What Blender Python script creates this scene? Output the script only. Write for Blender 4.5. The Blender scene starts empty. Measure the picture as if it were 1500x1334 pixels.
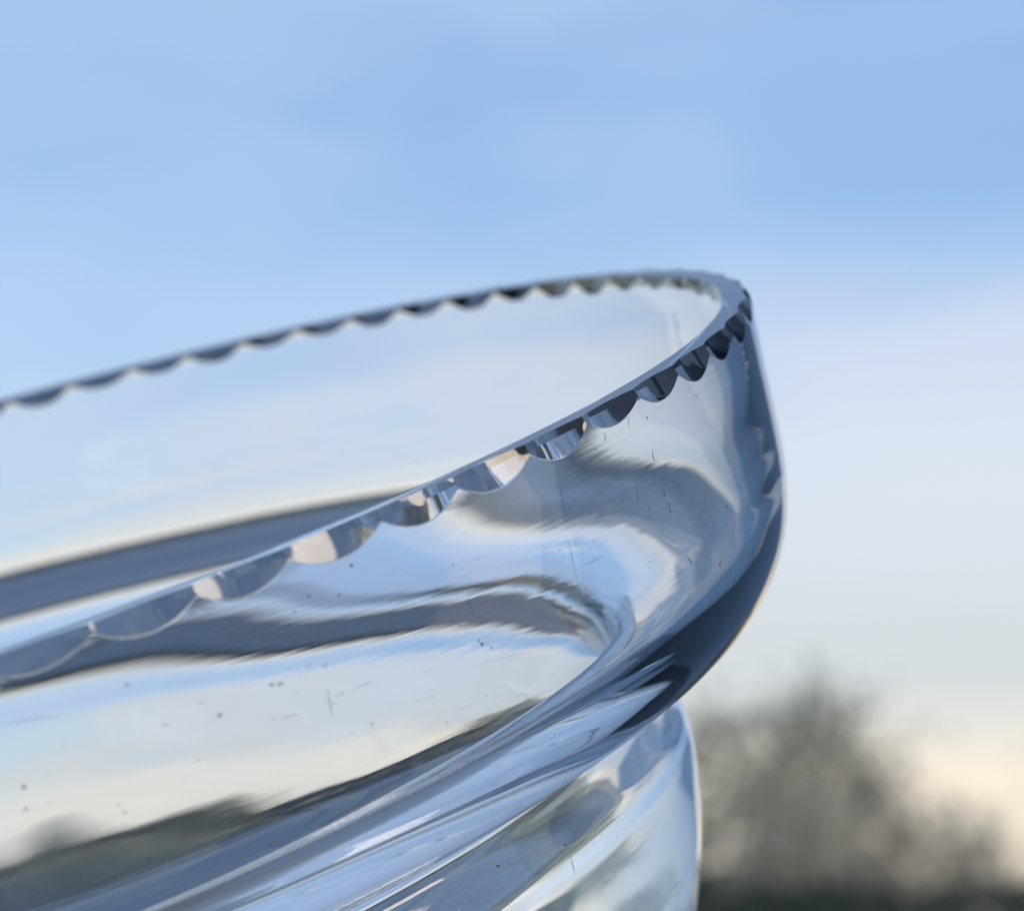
import bpy, bmesh, math, random
from math import radians, sin, cos, pi
from mathutils import Vector, Matrix, noise

SC = bpy.context.scene
COL = SC.collection
random.seed(7)

# ------------------------------------------------------------------ camera
PITCH = radians(8.6)
EYE = Vector((0, 0, 1.5))
FWD = Vector((0, cos(PITCH), sin(PITCH)))
UPC = Vector((0, -sin(PITCH), cos(PITCH)))
RGT = Vector((1, 0, 0))
R = 0.05                                   # rim radius of the bowl, metres
cam_d = bpy.data.cameras.new('camera')
cam = bpy.data.objects.new('camera', cam_d)
COL.objects.link(cam)
cam.location = EYE
cam.rotation_euler = (pi / 2 + PITCH, 0, 0)
cam_d.sensor_width = 36
cam_d.lens = 5017 / 1500 * 36
cam_d.clip_start = 0.01
cam_d.clip_end = 3000
cam_d.dof.use_dof = True
cam_d.dof.focus_distance = 0.133
cam_d.dof.aperture_fstop = 88
cam_d.dof.aperture_blades = 0
SC.camera = cam


def cam2world(x, y, z):
    """camera space (x right, y down, z forward, in rim radii) to the world"""
    return EYE + R * (x * RGT - y * UPC + z * FWD)


# ------------------------------------------------------------------ world
SUN_EL, SUN_AZ = radians(36), radians(104)     # azimuth clockwise from +Y (view direction)
w = bpy.data.worlds.new('World')
SC.world = w
w.use_nodes = True
nt = w.node_tree
nt.nodes.clear()


def N(nt, t, **k):
    n = nt.nodes.new(t)
    for a, v in k.items():
        setattr(n, a, v)
    return n


def ramp(nt, stops, interp='EASE'):
    n = N(nt, 'ShaderNodeValToRGB')
    cr = n.color_ramp
    cr.interpolation = interp
    while len(cr.elements) > 1:
        cr.elements.remove(cr.elements[-1])
    for i, (p, c) in enumerate(stops):
        e = cr.elements[0] if i == 0 else cr.elements.new(p)
        e.position = p
        c = (c, c, c) if isinstance(c, (int, float)) else c
        e.color = (*c[:3], 1)
    return n


L = nt.links.new
out = N(nt, 'ShaderNodeOutputWorld')
sky = N(nt, 'ShaderNodeTexSky', sky_type='NISHITA', sun_disc=False)
sky.sun_elevation = SUN_EL
sky.sun_rotation = SUN_AZ
sky.air_density = 1.0
sky.dust_density = 0.3
sky.ozone_density = 3.0
bg_sky = N(nt, 'ShaderNodeBackground')
bg_sky.inputs['Strength'].default_value = 0.15
tint = N(nt, 'ShaderNodeMix', data_type='RGBA', blend_type='MULTIPLY')
tint.inputs[0].default_value = 1.0
tint.inputs[7].default_value = (0.96, 1.06, 1.13, 1)
L(sky.outputs[0], tint.inputs[6])
L(tint.outputs[2], bg_sky.inputs['Color'])
geo = N(nt, 'ShaderNodeTexCoord')
sep = N(nt, 'ShaderNodeSeparateXYZ')
L(geo.outputs['Generated'], sep.inputs[0])
# cloud colour: cream low down, pale grey-blue higher up
ccol = ramp(nt, [(0.0, (0.90, 0.74, 0.55)), (0.052, (1.0, 0.89, 0.73)), (0.087, (0.69, 0.73, 0.75)), (0.142, (0.74, 0.79, 0.88)), (0.182, (0.66, 0.74, 0.89)), (0.227, (0.33, 0.53, 0.86)), (0.3, (0.44, 0.61, 0.92)), (0.6, (0.48, 0.62, 0.9))])
L(sep.outputs['Z'], ccol.inputs['Fac'])
bg_cl = N(nt, 'ShaderNodeBackground')
bg_cl.inputs['Strength'].default_value = 1.0
# the warm glow low down belongs to the right of the view; to the left the low cloud is paler
ccol2 = ramp(nt, [(0.0, (0.74, 0.70, 0.64)), (0.052, (0.84, 0.81, 0.76)), (0.087, (0.71, 0.74, 0.77)), (0.142, (0.70, 0.76, 0.87)), (0.182, (0.56, 0.67, 0.87)), (0.227, (0.33, 0.53, 0.86)), (0.3, (0.44, 0.61, 0.92)), (0.6, (0.48, 0.62, 0.9))])
L(sep.outputs['Z'], ccol2.inputs['Fac'])
glow = N(nt, 'ShaderNodeMapRange', interpolation_type='SMOOTHSTEP')
glow.inputs['From Min'].default_value = -0.06
glow.inputs['From Max'].default_value = 0.11
L(sep.outputs['X'], glow.inputs['Value'])
cmix = N(nt, 'ShaderNodeMix', data_type='RGBA')
L(glow.outputs[0], cmix.inputs[0])
L(ccol2.outputs['Color'], cmix.inputs[6])
L(ccol.outputs['Color'], cmix.inputs[7])
L(cmix.outputs[2], bg_cl.inputs['Color'])
# cloud cover: a bank near the horizon with an uneven top, thin veils above
mp = N(nt, 'ShaderNodeMapping')
mp.inputs['Scale'].default_value = (7.0, 7.0, 26.0)
mp.inputs['Rotation'].default_value = (0, radians(18), 0)
mp.inputs['Location'].default_value = (0.35, 0.0, 0.2)
L(geo.outputs['Generated'], mp.inputs['Vector'])
nz = N(nt, 'ShaderNodeTexNoise')
nz.inputs['Scale'].default_value = 1.0
nz.inputs['Detail'].default_value = 3.0
nz.inputs['Roughness'].default_value = 0.45
L(mp.outputs[0], nz.inputs['Vector'])
bank = N(nt, 'ShaderNodeMath', operation='MULTIPLY_ADD')     # z + noise*a
bank.inputs[1].default_value = 0.26
L(nz.outputs['Fac'], bank.inputs[0])
tilt = N(nt, 'ShaderNodeMath', operation='MULTIPLY_ADD')       # the bank stands higher towards the right
tilt.inputs[1].default_value = -0.50
L(sep.outputs['X'], tilt.inputs[0])
L(sep.outputs['Z'], tilt.inputs[2])
L(tilt.outputs[0], bank.inputs[2])
cover = ramp(nt, [(0.0, 0.97), (0.107, 0.95), (0.147, 0.86), (0.182, 0.6), (0.227, 0.45), (0.5, 0.35), (1.0, 0.3)])
off = N(nt, 'ShaderNodeMath', operation='ADD')
off.inputs[1].default_value = -0.130
L(bank.outputs[0], off.inputs[0])
L(off.outputs[0], cover.inputs['Fac'])
mp2 = N(nt, 'ShaderNodeMapping')
mp2.inputs['Scale'].default_value = (12, 12, 26)
mp2.inputs['Rotation'].default_value = (0, radians(-24), 0)
L(geo.outputs['Generated'], mp2.inputs['Vector'])
nz2 = N(nt, 'ShaderNodeTexNoise')
nz2.inputs['Scale'].default_value = 1.0
nz2.inputs['Detail'].default_value = 4.0
nz2.inputs['Roughness'].default_value = 0.5
nz2.inputs['Distortion'].default_value = 0.0
L(mp2.outputs[0], nz2.inputs['Vector'])
veil = ramp(nt, [(0.28, 0.04), (0.72, 0.38)])
vt = N(nt, 'ShaderNodeMath', operation='MULTIPLY_ADD')
vt.inputs[1].default_value = -1.5
L(sep.outputs['X'], vt.inputs[0])
L(nz2.outputs['Fac'], vt.inputs[2])
L(vt.outputs[0], veil.inputs['Fac'])
bg_v = N(nt, 'ShaderNodeBackground')
bg_v.inputs['Color'].default_value = (0.56, 0.70, 0.93, 1)
vz = N(nt, 'ShaderNodeMapRange', interpolation_type='SMOOTHSTEP')
vz.inputs['From Min'].default_value = 0.10
vz.inputs['From Max'].default_value = 0.20
L(sep.outputs['Z'], vz.inputs['Value'])
vf = N(nt, 'ShaderNodeMath', operation='MULTIPLY')
L(veil.outputs['Color'], vf.inputs[0])
L(vz.outputs[0], vf.inputs[1])
vm = N(nt, 'ShaderNodeMixShader')
L(vf.outputs[0], vm.inputs['Fac'])
mix = N(nt, 'ShaderNodeMixShader')
L(cover.outputs['Color'], mix.inputs['Fac'])
L(bg_sky.outputs[0], mix.inputs[1])
L(bg_cl.outputs[0], mix.inputs[2])
L(mix.outputs[0], vm.inputs[1])
L(bg_v.outputs[0], vm.inputs[2])
L(vm.outputs[0], out.inputs['Surface'])

# ------------------------------------------------------------------ sun
sd = bpy.data.lights.new('sun', 'SUN')
sd.energy = 0.85
sd.angle = radians(18)
sd.color = (1.0, 0.82, 0.62)
sun = bpy.data.objects.new('sun', sd)
COL.objects.link(sun)
sdir = Vector((sin(SUN_AZ) * cos(SUN_EL), cos(SUN_AZ) * cos(SUN_EL), sin(SUN_EL)))
sun.rotation_euler = sdir.to_track_quat('Z', 'Y').to_euler()
sun.location = (5, -5, 12)

# ------------------------------------------------------------------ exposure and render settings
SC.view_settings.view_transform = 'Standard'
SC.view_settings.look = 'None'
SC.view_settings.exposure = 0.0
SC.view_settings.gamma = 1.0
cy = SC.cycles
cy.max_bounces = 28
cy.transmission_bounces = 28
cy.glossy_bounces = 8
cy.diffuse_bounces = 2
cy.caustics_refractive = False
cy.caustics_reflective = False
cy.use_denoising = True


# ------------------------------------------------------------------ helpers
def link(name, me, mat=None, parent=None):
    o = bpy.data.objects.new(name, me)
    COL.objects.link(o)
    if mat:
        me.materials.append(mat)
    if parent:
        o.parent = parent
    return o


def tag(o, label=None, cat=None, group=None, kind=None):
    for k, v in (('label', label), ('category', cat), ('group', group), ('kind', kind)):
        if v:
            o[k] = v
    return o


def new_mat(name):
    m = bpy.data.materials.new(name)
    m.use_nodes = True
    m.node_tree.nodes.clear()
    return m, m.node_tree


def principled(name, col, rough=0.8, noise_scale=None, col2=None, bump=0.0):
    m, t = new_mat(name)
    o = N(t, 'ShaderNodeOutputMaterial')
    b = N(t, 'ShaderNodeBsdfPrincipled')
    b.inputs['Roughness'].default_value = rough
    b.inputs['Base Color'].default_value = (*col, 1)
    t.links.new(b.outputs[0], o.inputs['Surface'])
    if noise_scale:
        n = N(t, 'ShaderNodeTexNoise')
        n.inputs['Scale'].default_value = noise_scale
        n.inputs['Detail'].default_value = 4
        tc = N(t, 'ShaderNodeTexCoord')
        t.links.new(tc.outputs['Object'], n.inputs['Vector'])
        r = ramp(t, [(0.3, col), (0.7, col2 or col)], 'LINEAR')
        t.links.new(n.outputs['Fac'], r.inputs['Fac'])
        t.links.new(r.outputs['Color'], b.inputs['Base Color'])
        if bump:
            bp = N(t, 'ShaderNodeBump')
            bp.inputs['Strength'].default_value = bump
            t.links.new(n.outputs['Fac'], bp.inputs['Height'])
            t.links.new(bp.outputs[0], b.inputs['Normal'])
    return m


# ------------------------------------------------------------------ ground
def make_ground():
    bm = bmesh.new()
    rings = [0.0, 3, 8, 16, 30, 50, 80, 130, 250, 500, 1100]
    n = 48
    prev = None
    for r in rings:
        if r == 0:
            cur = [bm.verts.new((0, 0, 0))]
        else:
            cur = []
            for i in range(n):
                a = 2 * pi * i / n
                x, y = r * cos(a), r * sin(a)
                z = 0.25 * noise.noise(Vector((x * .05, y * .05, 3))) * min(1, r / 20)
                if r > 200:
                    z -= 0.5
                cur.append(bm.verts.new((x, y, z)))
        if prev:
            for i in range(n):
                j = (i + 1) % n
                if len(prev) == 1:
                    bm.faces.new((prev[0], cur[i], cur[j]))
                else:
                    bm.faces.new((prev[i], cur[i], cur[j], prev[j]))
        prev = cur
    me = bpy.data.meshes.new('ground')
    bm.to_mesh(me)
    bm.free()
    me.shade_smooth()
    m = principled('blue_grey_gravel', (0.12, 0.155, 0.195), 0.9, 0.6, (0.18, 0.215, 0.26), 0.3)  # blue-grey gravel, colour tuned for the steel-blue bands refracted in the glass
    return tag(link('ground', me, m), 'blue-grey gravel ground stretching to the horizon', 'ground', kind='structure')


make_ground()


# ------------------------------------------------------------------ trees
M_BARK = principled('bark', (0.09, 0.075, 0.06), 0.9, 8, (0.16, 0.14, 0.115), 0.4)


def leaf_mat(name, c1, c2):
    m, t = new_mat(name)
    o = N(t, 'ShaderNodeOutputMaterial')
    inf = N(t, 'ShaderNodeNewGeometry')
    r = ramp(t, [(0.0, c1), (1.0, c2)], 'LINEAR')
    t.links.new(inf.outputs['Random Per Island'], r.inputs['Fac'])
    d = N(t, 'ShaderNodeBsdfDiffuse')
    tr = N(t, 'ShaderNodeBsdfTranslucent')
    mx = N(t, 'ShaderNodeMixShader')
    mx.inputs[0].default_value = 0.45
    t.links.new(r.outputs['Color'], d.inputs['Color'])
    t.links.new(r.outputs['Color'], tr.inputs['Color'])
    t.links.new(d.outputs[0], mx.inputs[1])
    t.links.new(tr.outputs[0], mx.inputs[2])
    t.links.new(mx.outputs[0], o.inputs['Surface'])
    return m


M_TAN = leaf_mat('faded_leaves', (0.52, 0.44, 0.31), (0.86, 0.74, 0.55))
M_OLIVE = leaf_mat('olive_leaves', (0.34, 0.325, 0.23), (0.74, 0.68, 0.50))
M_DARK = leaf_mat('hedge_leaves', (0.05, 0.072, 0.058), (0.12, 0.145, 0.11))


def tube(verts, faces, pts, rads, n=6):
    base = len(verts)
    for k, (p, r) in enumerate(zip(pts, rads)):
        d = (pts[min(k + 1, len(pts) - 1)] - pts[max(k - 1, 0)]).normalized()
        u = d.orthogonal().normalized()
        v = d.cross(u)
        for i in range(n):
            a = 2 * pi * i / n
            verts.append(p + r * (cos(a) * u + sin(a) * v))
    for k in range(len(pts) - 1):
        for i in range(n):
            j = (i + 1) % n
            faces.append((base + k * n + i, base + k * n + j, base + (k + 1) * n + j, base + (k + 1) * n + i))


def leaf(verts, faces, c, s, rng):
    d = Vector((rng.gauss(0, 1), rng.gauss(0, 1), rng.gauss(0, 1))).normalized()
    u = d.orthogonal().normalized()
    v = d.cross(u)
    b = len(verts)
    verts += [c - u * s, c + v * s * .45 + d * s * .12, c + u * s, c - v * s * .45 + d * s * .12]
    faces.append((b, b + 1, b + 2, b + 3))


def tree_meshes(seed, h, spread, nleaf, lsize, clump):
    """trunk with limbs and a crown of leaf-sized faces gathered in clumps"""
    rng = random.Random(seed)
    V, F = [], []
    lean = Vector((rng.uniform(-.06, .06), rng.uniform(-.06, .06), 0))
    spine = [Vector((0, 0, -0.15)) + Vector((lean.x * t * h, lean.y * t * h, t * h * .92)) +
             Vector((rng.gauss(0, .012), rng.gauss(0, .012), 0)) * h for t in [i / 7 for i in range(8)]]
    spine[0] = Vector((0, 0, -0.15))
    tube(V, F, spine, [h * .022 * (1 - .9 * i / 7) for i in range(8)], 8)
    tips = []
    for i in range(26):
        t = rng.uniform(.16, .98)
        k = t * 7
        p0 = spine[int(k)].lerp(spine[min(7, int(k) + 1)], k - int(k))
        a = rng.uniform(0, 2 * pi)
        ln = spread * (0.45 + .75 * sin(pi * min(1, t * .85 + .1))) * rng.uniform(.6, 1.15)
        d = Vector((cos(a), sin(a), rng.uniform(.15, .8))).normalized()
        p1 = p0 + d * ln * .5 + Vector((0, 0, rng.uniform(-.05, .1) * ln))
        p2 = p0 + d * ln + Vector((0, 0, rng.uniform(-.1, .25) * ln))
        rr = h * .008 * (1.1 - t * .7)
        tube(V, F, [p0, p1, p2], [rr, rr * .6, rr * .2], 5)
        tips += [(p1, .7), (p2, 1.0)]
        for q in range(3):
            e = p1.lerp(p2, rng.random()) + Vector((rng.gauss(0, 1), rng.gauss(0, 1), rng.gauss(.2, .8))) * ln * .28
            tube(V, F, [p1.lerp(p2, .3 + .2 * q), e], [rr * .35, rr * .12], 4)
            tips.append((e, .85))
    tm = bpy.data.meshes.new('trunk')
    tm.from_pydata(V, [], F)
    tm.shade_smooth()
    tm.materials.append(M_BARK)
    V, F = [], []
    wts = [rng.uniform(.2, 1.6) * s for _, s in tips]
    for (p, s), wgt in zip(tips, wts):
        for q in range(int(nleaf * wgt / sum(wts))):
            c = p + Vector((rng.gauss(0, 1), rng.gauss(0, 1), rng.gauss(0, .8))) * clump * s
            if c.z < .12 * h:
                c.z = .12 * h + rng.random() * .2
            leaf(V, F, c, lsize * rng.uniform(.6, 1.4), rng)
    cm = bpy.data.meshes.new('crown')
    cm.from_pydata(V, [], F)
    return tm, cm


PROTO = []
for k in range(5):
    tm, cm = tree_meshes(20 + k, 1.0 * 5.0, 1.25, 1250, 0.085, 0.30)
    PROTO.append((tm, cm))
for k in range(4):
    PROTO.append(tree_meshes(50 + k, 5.0, 1.25, 1050, 0.085, 0.32))


def tree(k, x, y, s, rz, mat, label, group, sx=1.0):
    e = bpy.data.objects.new('tree', None)
    e.empty_display_size = .5
    COL.objects.link(e)
    e.location = (x, y, 0)
    e.rotation_euler = (0, 0, rz)
    e.scale = (s * sx, s * sx, s)
    tag(e, label, 'tree', group)
    tm, cm = PROTO[k]
    t = link('trunk', tm, None, e)
    c = link('crown', cm, None, e)
    if not cm.materials:
        cm.materials.append(mat)
    c.material_slots[0].link = 'OBJECT'
    c.material_slots[0].material = mat
    return e


def px(xpix, dist):
    return (xpix - 750) / 5017 * dist


D = 42.0
TREES = [  # x pixel, distance, height above ground, width factor, material
    (1030, 40, 3.95, .9, M_OLIVE), (1105, 42, 4.15, .85, M_OLIVE), (1165, 41, 4.42, .8, M_OLIVE), (1215, 43, 4.25, .85, M_OLIVE),
    (1265, 40, 3.75, 1.15, M_TAN), (1330, 44, 3.45, 1.2, M_TAN), (1120, 38, 2.9, 1.1, M_TAN), (1400, 45, 2.75, 1., M_TAN), (1475, 44, 2.2, 1.1, M_TAN), (1300, 39, 3.05, 1.25, M_TAN), (1365, 41, 2.7, 1.35, M_TAN), (1395, 36, 1.75, .8, M_OLIVE),
]
LAB = ['grey green tree behind the bowl foot at the edge of the glass', 'hazy olive tree just right of the bowl foot',
       'tallest grey green tree standing beyond the glass bowl', 'hazy olive tree right of the tallest tree',
       'faded tan tree on the falling right slope of the clump', 'low tan tree under the cream sky', 'low tan tree in front of the olive trees',
       'low tan tree sloping down towards the right edge', 'pale bushy tree cut by the right edge of the photo', 'broad tan tree halfway down the right slope of the clump', 'squat tan tree just left of the lone olive bush', 'small dark olive bush by itself under the cream sky']
rg = random.Random(3)
for i, (xp, d, h, sx, m) in enumerate(TREES):
    tree(i % 5 if m is M_OLIVE else 5 + i % 4, px(xp, d), d, (h + 0.72) / 5.0, rg.uniform(0, 6), m, LAB[i], 'trees beyond the bowl', sx)

# ------------------------------------------------------------------ added building out of view, gives the glass edge something dark to mirror
def box_verts(V, F, lo, hi):
    b = len(V)
    for z in (lo[2], hi[2]):
        V.extend([(lo[0], lo[1], z), (hi[0], lo[1], z), (hi[0], hi[1], z), (lo[0], hi[1], z)])
    F.extend([(b + 3, b + 2, b + 1, b), (b + 4, b + 5, b + 6, b + 7)])
    for i in range(4):
        j = (i + 1) % 4
        F.append((b + i, b + j, b + 4 + j, b + 4 + i))


def mesh_obj(name, V, F, mat, parent):
    me = bpy.data.meshes.new(name)
    me.from_pydata(V, [], F)
    return link(name, me, mat, parent)


def added_house():
    A, B = Vector((3.75, 13.0, 0)), Vector((9.2, 2.6, 0))
    ln = (B - A).length
    ux = (B - A).normalized()
    e = bpy.data.objects.new('added_house', None)
    COL.objects.link(e)
    e.location = A
    e.rotation_euler = (0, 0, math.atan2(ux.y, ux.x))
    tag(e, 'added slate blue building out of view, dark reflection for the right glass edge', 'added_house')
    m_wall = principled('slate_render', (0.35, 0.48, 0.64), 0.85, 1.2, (0.40, 0.53, 0.69), 0.1)
    m_roof = principled('roof_slate', (0.15, 0.19, 0.25), 0.7, 5, (0.20, 0.25, 0.32), 0.2)
    dp, h, rg_ = 7.0, 6.4, 2.6
    V, F = [], []
    # local x along the front, y away from the camera (the front wall is y = 0)
    V += [(0, 0, -.3), (ln, 0, -.3), (ln, dp, -.3), (0, dp, -.3), (0, 0, h), (ln, 0, h), (ln, dp, h), (0, dp, h), (0, dp / 2, h + rg_), (ln, dp / 2, h + rg_)]
    F += [(0, 1, 5, 4), (2, 3, 7, 6), (1, 2, 6, 9, 5), (3, 0, 4, 8, 7)]
    wall = mesh_obj('wall', V, F, m_wall, e)
    V, F = [], []
    for y0, z0, y1, z1 in ((-.4, h - .26, dp / 2, h + rg_ + .04), (dp + .4, h - .26, dp / 2, h + rg_ + .04)):
        b = len(V)
        V += [(-.35, y0, z0), (ln + .35, y0, z0), (ln + .35, y1, z1), (-.35, y1, z1), (-.35, y0, z0 + .14), (ln + .35, y0, z0 + .14), (ln + .35, y1, z1 + .14), (-.35, y1, z1 + .14)]
        for f in ((0, 1, 2, 3), (4, 7, 6, 5), (0, 4, 5, 1), (1, 5, 6, 2), (2, 6, 7, 3), (3, 7, 4, 0)):
            F.append(tuple(b + k for k in f))
    roof = mesh_obj('roof', V, F, m_roof, e)
    V, F = [], []
    box_verts(V, F, (ln * .7, dp / 2 - .35, h + rg_ - .5), (ln * .7 + .9, dp / 2 + .35, h + rg_ + 1.3))
    mesh_obj('chimney', V, F, m_wall, roof)


added_house()


def hedge(x0, x1, yy, tt, count, mat, label, seed, ls=1.0, rise=0.0):
    rng = random.Random(seed)
    V, F = [], []
    for i in range(count):
        x = rng.uniform(x0, x1)
        top = tt + rise * min(1, max(0, (x + 9) / 9)) + (.22 - rise * .55) * noise.noise(Vector((x * .8, 0, 1))) + .1 * noise.noise(Vector((x * 3, 0, 5)))
        z = top * (1 - rng.random() ** 1.6)
        y = yy + rng.gauss(0, .35)
        leaf(V, F, Vector((x, y, z + .03)), rng.uniform(.04, .085) * ls, rng)
    me = bpy.data.meshes.new('hedge')
    me.from_pydata(V, [], F)
    return tag(link('hedge', me, mat), label, 'hedge')


hedge(-14, 12, 30, 2.22, 30000, M_DARK, 'dark green hedge running along the foot of the blurred trees', 11)
hedge(-26, 5.6, 50, 2.62, 36000, M_DARK, 'taller dark hedge behind the trees, dark band through the lower glass', 12, 1.6, 0.35)

# ------------------------------------------------------------------ the glass bowl
# rim plane in camera space, fitted to the photograph
CC = Vector((-0.76194, 0.11784, 3.16519))
AX = Vector((0.96138733, -0.27519886, 0.0))
BX = Vector((-0.03867409, -0.13510515, 0.99007622))
UX = Vector((-0.27246784, -0.95184673, -0.14053144))
TH0, DTH, NFL = -1.0957, 2 * pi / 79, 79


def wdir(v):
    return v.x * RGT - v.y * UPC + v.z * FWD


XW, YW, ZW = wdir(AX), wdir(BX), wdir(UX)
if XW.cross(YW).dot(ZW) < 0:
    raise RuntimeError('left-handed')
BM = Matrix((XW, YW, ZW)).transposed().to_4x4()
BM.translation = cam2world(*CC)

OUTER = [(1.0140, -0.012), (1.0136, -0.02), (1.0122, -0.045), (1.0104, -0.075), (1.0088, -0.108), (1.0068, -0.14), (1.0035, -0.168), (0.9955, -0.2),
         (0.9828, -0.227), (0.9685, -0.246), (0.952, -0.2605), (0.930, -0.2735), (0.898, -0.287), (0.866, -0.297), (0.846, -0.3035), (0.834, -0.309),
         (0.830, -0.317), (0.8335, -0.327), (0.842, -0.339), (0.8515, -0.355), (0.8555, -0.371), (0.8565, -0.39), (0.8525, -0.42), (0.845, -0.46), (0.833, -0.50), (0.8155, -0.545),
         (0.794, -0.60), (0.770, -0.655), (0.738, -0.72), (0.70, -0.79), (0.65, -0.855), (0.585, -0.91), (0.51, -0.95), (0.46, -0.975), (0.445, -1.0), (0.44, -1.03), (0.425, -1.045),
         (0.40, -1.045), (0.38, -1.03), (0.34, -1.017), (0.2, -1.013), (0.06, -1.012)]
INNER_TOP = [(0.8292, -0.375), (0.8248, -0.361), (0.8198, -0.349), (0.8145, -0.3385), (0.8105, -0.327), (0.812, -0.3135), (0.8165, -0.300), (0.823, -0.286), (0.8315, -0.273), (0.8445, -0.262), (0.8635, -0.2525),
             (0.888, -0.2425), (0.914, -0.2325), (0.936, -0.2215), (0.953, -0.2075), (0.9635, -0.1915), (0.9705, -0.171), (0.975, -0.146), (0.978, -0.118),
             (0.9805, -0.09), (0.983, -0.06), (0.985, -0.035), (0.987, -0.012)]


def lower_inner():
    """inside of the lower body: the outer profile moved inwards by a wall that thins downwards"""
    thick = [(-0.39, .0248), (-0.42, .0230), (-0.46, .0202), (-0.50, .0172), (-0.545, .0154), (-0.60, .0144), (-0.655, .0165), (-0.72, .0215), (-0.79, .028), (-0.855, .033), (-0.91, .036), (-0.95, .036)]
    res = []
    for z, t in thick:
        i = [k for k, q in enumerate(OUTER) if abs(q[1] - z) < 1e-4][0]
        d = Vector(OUTER[i + 1]) - Vector(OUTER[i - 1])
        n = Vector((d.y, -d.x)).normalized()          # points inwards (profile runs downwards)
        res.append((OUTER[i][0] + n.x * t, OUTER[i][1] + n.y * t))
    res.reverse()
    return [(0.06, -0.985), (0.2, -0.983), (0.36, -0.972), (0.44, -0.955)] + res


INNER = lower_inner() + INNER_TOP


def resample(pts, step):
    """Catmull-Rom through the profile points, then even steps"""
    fine = []
    P = [Vector(p) for p in pts]
    for i in range(len(P) - 1):
        p0, p1, p2, p3 = P[max(0, i - 1)], P[i], P[i + 1], P[min(len(P) - 1, i + 2)]
        for k in range(24):
            t = k / 24
            fine.append(.5 * (2 * p1 + (p2 - p0) * t + (2 * p0 - 5 * p1 + 4 * p2 - p3) * t * t + (3 * p1 - p0 - 3 * p2 + p3) * t ** 3))
    fine.append(P[-1])
    res = [fine[0]]
    acc = 0.0
    for a, b in zip(fine, fine[1:]):
        acc += (b - a).length
        if acc >= step:
            res.append(b)
            acc = 0.0
    if (res[-1] - fine[-1]).length > 1e-6:
        res.append(fine[-1])
    return res


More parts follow.
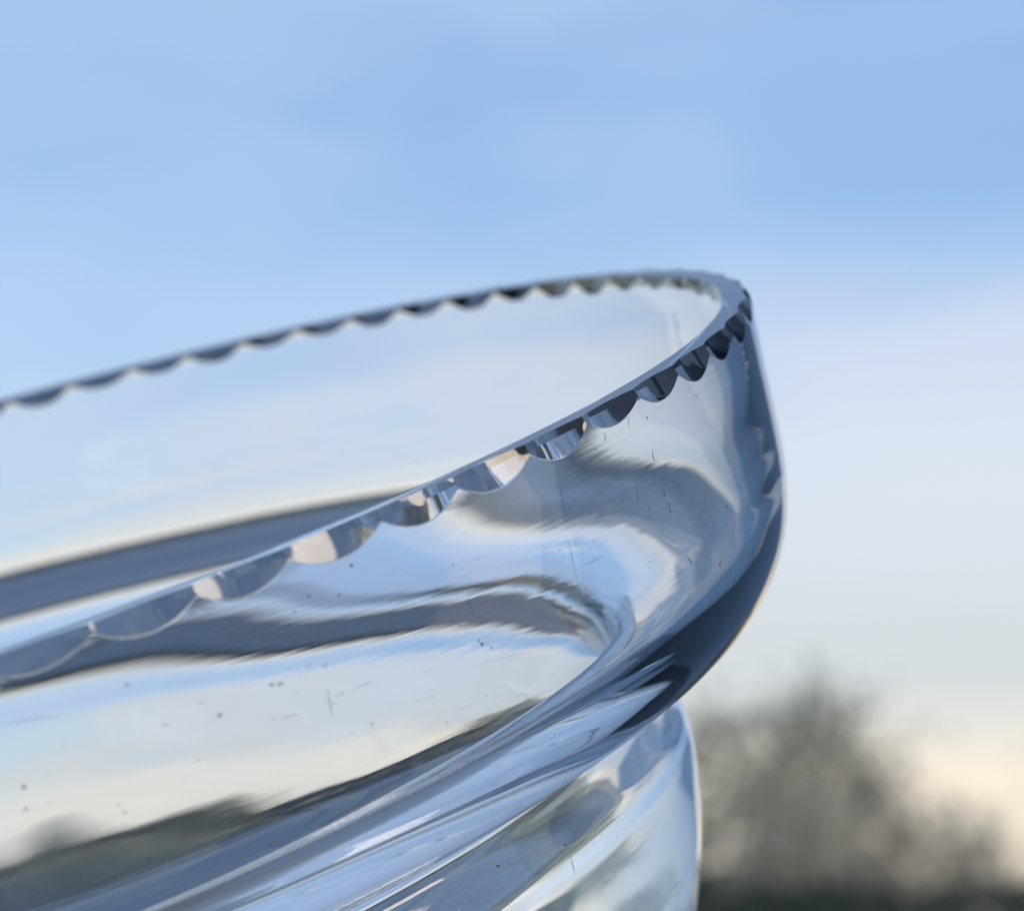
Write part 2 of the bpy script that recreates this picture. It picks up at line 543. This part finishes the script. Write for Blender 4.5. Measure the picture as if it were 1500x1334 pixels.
def make_bowl():
    rng = random.Random(5)
    PER = 12
    hs = [0.0195 * rng.uniform(.85, 1.15) for _ in range(NFL)]
    ds = [0.0070 * rng.uniform(.85, 1.15) for _ in range(NFL)]
    cs = [rng.uniform(-.05, .05) * DTH for _ in range(NFL + 1)]
    cs[NFL] = cs[0]
    # column angles: PER per flute, from cusp to cusp
    cols = []
    for k in range(NFL):
        a0 = TH0 + (k) * DTH + cs[k]
        a1 = TH0 + (k + 1) * DTH + cs[k + 1]
        for j in range(PER):
            cols.append((a0 + (a1 - a0) * j / PER, k, j / PER))
    nc = len(cols)
    RW = 1.0140
    CUSP = 0.36
    outer = resample([(RW, 0.0)] + OUTER, 0.0045)
    inner = resample(INNER, 0.0045)
    NR = 7
    verts = []
    rows = []
    uv_v = []

    def wob(th, z, amp, s, fz=1.0):
        return amp * noise.noise(Vector((cos(th) * s, sin(th) * s, z * s * fz + 9.1)))

    def boundary(k, u):
        s = (u - .5) * 2
        return hs[k] * (1 - (1 - CUSP) * s * s)

    # at cusps both neighbours must agree
    bnd = []
    for (th, k, u) in cols:
        if u == 0:
            b = .5 * (boundary(k, 0) + boundary((k - 1) % NFL, 1))
        else:
            b0 = .5 * (boundary(k, 0) + boundary((k - 1) % NFL, 1))
            b1 = .5 * (boundary(k, 1) + boundary((k + 1) % NFL, 0))
            b = boundary(k, u) + (b0 - boundary(k, 0)) * (1 - u) + (b1 - boundary(k, 1)) * u
        bnd.append(b)

    def add_row(fn):
        r = []
        for i, (th, k, u) in enumerate(cols):
            rr, z = fn(i, th, k, u)
            r.append(len(verts))
            verts.append((rr * cos(th) * R, rr * sin(th) * R, z * R))
        rows.append(r)

    def wall_r(z):
        for a, b in zip(outer, outer[1:]):
            if b.y <= z <= a.y:
                t = (z - a.y) / (b.y - a.y) if b.y != a.y else 0
                return a.x + (b.x - a.x) * t
        return outer[0].x
    # flute rows
    for q in range(NR):
        def fn(i, th, k, u, q=q):
            f = (0, .04, .3, .6, .9, .975, 1)[q]
            z = -bnd[i] * f
            d = ds[k] * bnd[i] / hs[k] * (1 - f) * (1 + .09 * noise.noise(Vector((u * 6, k * 3.7, 0))) + .022 * noise.noise(Vector((u * 19, k * 5.3, 4))))
            return wall_r(z) - d, z
        add_row(fn)
    flute_last = len(rows) - 1
    # wall rows: from the boundary to a common level, then the profile
    zc = -0.03

    def fn(i, th, k, u):
        return wall_r(-bnd[i] - .0009), -bnd[i] - .0009
    add_row(fn)
    for q in range(1, 4):
        def fn(i, th, k, u, q=q):
            z = -bnd[i] + (zc + bnd[i]) * q / 4
            return wall_r(z), z
        add_row(fn)
    for p in outer:
        if p.y > zc - 1e-4 and p.x > .95:
            continue

        def fn(i, th, k, u, p=p):
            f = min(1, max(0, (-p.y - .03) / .06))
            return p.x + f * wob(th, p.y, .0011, 3.2, 1.5), p.y
        add_row(fn)
    n_out = len(rows)
    for p in inner:
        def fn(i, th, k, u, p=p):
            f = min(1, max(0, (-p.y - .01) / .08))
            return p.x + f * (wob(th + 1.1, p.y, .0014, 2.6, 2.0) + wob(th + 2, p.y, .0004, 7.0, 2.0)), p.y
        add_row(fn)
    n_in = len(rows)
    faces = []
    for a, b in zip(rows, rows[1:]):
        if a is rows[n_out - 1]:
            continue
        for i in range(nc):
            j = (i + 1) % nc
            faces.append((a[i], b[i], b[j], a[j]))
    # rim top face, with a tiny ground bevel at the inner edge
    top_in = []
    for i, (th, k, u) in enumerate(cols):
        top_in.append(len(verts))
        rr = 0.9895
        verts.append((rr * cos(th) * R, rr * sin(th) * R, 0.0))
    for i in range(nc):
        j = (i + 1) % nc
        faces.append((rows[-1][i], top_in[i], top_in[j], rows[-1][j]))
        faces.append((top_in[i], rows[0][i], rows[0][j], top_in[j]))
    # close the two centres
    for row, z, flip in ((rows[n_out - 1], outer[-1].y, 0), (rows[n_out], inner[0].y, 1)):
        c = len(verts)
        verts.append((0, 0, z * R))
        for i in range(nc):
            j = (i + 1) % nc
            faces.append((row[j], row[i], c) if flip else (row[i], c, row[j]))
    me = bpy.data.meshes.new('glass_bowl')
    me.from_pydata(verts, [], faces)
    bm = bmesh.new()
    bm.from_mesh(me)
    bmesh.ops.recalc_face_normals(bm, faces=bm.faces)
    bm.verts.ensure_lookup_table()
    sharp = set()

    def mark(a, b):
        e = bm.edges.get((bm.verts[a], bm.verts[b]))
        if e:
            e.smooth = False
    for i in range(nc):
        j = (i + 1) % nc
        mark(rows[0][i], rows[0][j])
        mark(top_in[i], top_in[j])
        mark(rows[-1][i], rows[-1][j])
        if cols[i][2] == 0:
            for q in range(flute_last):
                mark(rows[q][i], rows[q + 1][i])
    for f in bm.faces:
        f.smooth = True
    bm.to_mesh(me)
    bm.free()
    return me


def glass_material():
    m, t = new_mat('clear_glass')
    o = N(t, 'ShaderNodeOutputMaterial')
    g = N(t, 'ShaderNodeBsdfGlass')
    g.inputs['IOR'].default_value = 1.52
    g.inputs['Roughness'].default_value = 0.0
    g.inputs['Color'].default_value = (0.993, 0.997, 0.999, 1)
    # fine drawn ridges round the wall, left by the mould: fade in below the rim
    tc = N(t, 'ShaderNodeTexCoord')
    mp = N(t, 'ShaderNodeMapping')
    mp.inputs['Scale'].default_value = (150, 150, 2700)
    n = N(t, 'ShaderNodeTexNoise')
    n.inputs['Scale'].default_value = 1.0
    n.inputs['Detail'].default_value = 1.5
    t.links.new(tc.outputs['Object'], mp.inputs['Vector'])
    t.links.new(mp.outputs[0], n.inputs['Vector'])
    sp = N(t, 'ShaderNodeSeparateXYZ')
    t.links.new(tc.outputs['Object'], sp.inputs[0])
    mr = N(t, 'ShaderNodeMapRange')
    mr.inputs['From Min'].default_value = -0.21 * R
    mr.inputs['From Max'].default_value = -0.11 * R
    t.links.new(sp.outputs['Z'], mr.inputs['Value'])
    bp = N(t, 'ShaderNodeBump')
    bp.inputs['Distance'].default_value = 2.8e-6
    mx = N(t, 'ShaderNodeMapRange')
    mx.inputs['From Min'].default_value = 0.40 * R
    mx.inputs['From Max'].default_value = 0.62 * R
    t.links.new(sp.outputs['X'], mx.inputs['Value'])
    pn = N(t, 'ShaderNodeTexNoise')
    pn.inputs['Scale'].default_value = 120.0
    t.links.new(tc.outputs['Object'], pn.inputs['Vector'])
    pr = ramp(t, [(0.40, 0.05), (0.62, 1.0)])
    t.links.new(pn.outputs['Fac'], pr.inputs['Fac'])
    m1 = N(t, 'ShaderNodeMath', operation='MULTIPLY')
    m2 = N(t, 'ShaderNodeMath', operation='MULTIPLY')
    t.links.new(mr.outputs[0], m1.inputs[0])
    t.links.new(mx.outputs[0], m1.inputs[1])
    t.links.new(m1.outputs[0], m2.inputs[0])
    t.links.new(pr.outputs['Color'], m2.inputs[1])
    t.links.new(m2.outputs[0], bp.inputs['Strength'])
    t.links.new(n.outputs['Fac'], bp.inputs['Height'])
    t.links.new(bp.outputs[0], g.inputs['Normal'])
    t.links.new(g.outputs[0], o.inputs['Surface'])
    return m


bowl_me = make_bowl()
bowl = link('glass_bowl', bowl_me, glass_material())
bowl.matrix_world = BM
tag(bowl, 'tilted clear glass bowl with a scalloped cut rim and a rounded lower body', 'glass bowl')

# ------------------------------------------------------------------ the sloping stone pier that carries the bowl (below the frame)
def pier():
    m = principled('grey_stone', (0.24, 0.235, 0.22), 0.9, 40, (0.36, 0.35, 0.33), 0.4)
    e = bpy.data.objects.new('stone_pier', None)
    COL.objects.link(e)
    top = BM @ Vector((0, 0, -1.049 * R))
    e.location = (top.x, top.y, 0)
    tag(e, 'grey stone pier with a sloping cap carrying the glass bowl', 'pier')
    hw, th = 0.034, 0.03

    def loop_mesh(name, corners, bevel):
        bm = bmesh.new()
        vs = [bm.verts.new(c) for c in corners]
        for f in ((3, 2, 1, 0), (4, 5, 6, 7), (0, 1, 5, 4), (1, 2, 6, 5), (2, 3, 7, 6), (3, 0, 4, 7)):
            bm.faces.new([vs[k] for k in f])
        bmesh.ops.bevel(bm, geom=bm.edges[:], offset=bevel, segments=2, affect='EDGES')
        me = bpy.data.meshes.new(name)
        bm.to_mesh(me)
        bm.free()
        return link(name, me, m, e)
    cap = [top + XW * sx * hw + YW * sy * hw - ZW * dz - e.location for dz in (th, 0) for sx, sy in ((-1, -1), (1, -1), (1, 1), (-1, 1))]
    loop_mesh('cap_stone', cap, .003)
    q = .026
    pts = [(sx * q * 1.1, sy * q * 1.1) for sx, sy in ((-1, -1), (1, -1), (1, 1), (-1, 1))]
    low = [Vector((x, y, -.1)) for x, y in pts]
    up = []
    for x, y in pts:                                        # the shaft ends on the underside of the sloping cap
        x, y = x / 1.1, y / 1.1
        p0 = top - ZW * (th + .001) - e.location
        z = p0.z - (ZW.x * (x - p0.x) + ZW.y * (y - p0.y)) / ZW.z
        up.append(Vector((x, y, z)))
    loop_mesh('shaft', low + up, .003)


pier()

# ------------------------------------------------------------------ wear on the glass: specks of dust and fine scratches
from mathutils.bvhtree import BVHTree
BINV = BM.inverted()
TREE = BVHTree.FromPolygons([v.co for v in bowl_me.vertices], [p.vertices for p in bowl_me.polygons])


def on_glass(xp, yp):
    """the point of the outer wall that the photograph shows at this pixel, in the bowl's own space"""
    d = (FWD + RGT * ((xp - 750) / 5017) - UPC * ((yp - 667) / 5017)).normalized()
    o = BINV @ EYE
    dl = (BINV.to_3x3() @ d).normalized()
    hit = TREE.ray_cast(o, dl)
    return (hit[0], hit[1]) if hit[0] else None


def dust_specks():
    rng = random.Random(21)
    spots = [(432, 940, 3.2), (706, 943, 3.4), (701, 938, 2.2), (515, 828, 3.4), (35, 1152, 3.4), (186, 1003, 3), (218, 1258, 5), (290, 1112, 2), (325, 868, 2.5),
             (490, 1030, 2), (655, 1058, 2), (664, 827, 2), (720, 948, 2.4), (820, 806, 2.2), (948, 612, 2.4), (1064, 742, 4), (1056, 822, 3.5), (1020, 580, 2),
             (828, 1237, 4), (730, 1268, 3.5), (37, 1185, 2.4), (183, 1189, 2.6), (306, 900, 2.2), (452, 873, 2.4), (497, 872, 2.4), (644, 1135, 2.2), (936, 962, 2.6),
             (900, 1022, 2), (812, 1075, 2), (560, 1155, 2), (410, 1000, 2.4), (398, 1003, 2.6), (322, 1048, 3), (545, 1060, 2)]
    for i in range(190):
        spots.append((rng.uniform(0, 1120), rng.uniform(480, 1334), rng.uniform(.6, 1.0) + rng.random() ** 4 * 1.4))
    V, F = [], []
    for x, y, r in spots:
        h = on_glass(x, y)
        if not h:
            continue
        c, n = h
        if n.dot(BINV @ EYE - c) < 0.0:
            continue
        r *= .66 * R / 1800
        u = n.orthogonal().normalized()
        v = n.cross(u)
        b = len(V)
        el, an = rng.uniform(.8, 1.7), rng.uniform(0, pi)
        for k in range(8):
            a = 2 * pi * k / 8
            q = rng.uniform(.7, 1.2)
            V.append(c + r * q * (el * cos(a) * (cos(an) * u + sin(an) * v) + sin(a) * (cos(an) * v - sin(an) * u)))
        V.append(c + n * r * .7)
        for k in range(8):
            F.append((b + k, b + (k + 1) % 8, b + 8))
    me = bpy.data.meshes.new('dust_specks')
    me.from_pydata(V, [], F)
    me.shade_smooth()
    return tag(link('dust_specks', me, principled('dust', (0.17, 0.17, 0.18), 0.9), bowl), kind='stuff')


def scratches():
    rng = random.Random(33)
    lines = [(479, 1008, 487, 1048, .9), (820, 706, 826, 748, .8), (685, 874, 690, 898, .9), (677, 893, 687, 886, .6), (955, 660, 958, 676, 1.0), (970, 712, 974, 726, 1.3), (978, 733, 983, 752, 1.2),
             (1007, 815, 1014, 826, 1.3), (1052, 823, 1056, 829, 1.6), (832, 790, 846, 850, .6), (846, 855, 856, 885, .5), (930, 690, 936, 752, .5), (948, 735, 952, 760, .7),
             (920, 610, 922, 628, .7), (885, 634, 887, 645, .9), (234, 1064, 246, 1060, .9), (316, 1049, 326, 1043, 1.6), (410, 1053, 438, 1045, .8), (392, 1003, 402, 1000, 1.0),
             (405, 1004, 417, 1000, 1.2), (448, 977, 456, 974, 1.2), (473, 975, 480, 971, 1.0), (490, 1020, 505, 1013, .7), (513, 1012, 545, 997, .6), (398, 1053, 404, 1051, .9),
             (288, 1030, 300, 1029, .9), (835, 1250, 842, 1280, .9), (0, 1062, 60, 1050, .4), (20, 1055, 100, 1049, .4), (690, 975, 800, 948, .3), (740, 1105, 790, 1090, .4),
             (898, 1030, 912, 1018, .5), (560, 1125, 580, 1118, .7), (600, 1120, 622, 1113, .6)]
    for i in range(80):
        x, y = rng.uniform(0, 1060), rng.uniform(560, 1300)
        ln = rng.uniform(6, 42)
        lines.append((x, y, x + ln, y - ln * rng.uniform(.15, .5), rng.uniform(.2, .5)))
    V, F = [], []
    for x0, y0, x1, y1, wd in lines:
        n = max(3, int(math.hypot(x1 - x0, y1 - y0) / 5))
        pts, ok = [], True
        for k in range(n + 1):
            h = on_glass(x0 + (x1 - x0) * k / n + rng.uniform(-.5, .5), y0 + (y1 - y0) * k / n + rng.uniform(-.5, .5))
            if not h or h[1].dot(BINV @ EYE - h[0]) < 0 or (pts and (h[0] - pts[-1]).length > .004):
                ok = False
                break
            pts.append(h[0])
        if ok:
            rr = wd * .9 * R / 1800
            tube(V, F, pts, [rr * (.25 + .75 * sin(pi * (k + .5) / (n + 1))) * rng.uniform(.6, 1.1) for k in range(n + 1)], 4)
    me = bpy.data.meshes.new('scratches')
    me.from_pydata(V, [], F)
    return tag(link('scratches', me, principled('scratched_glass', (0.30, 0.32, 0.36), 0.5), bowl), kind='stuff')


dust_specks()
scratches()
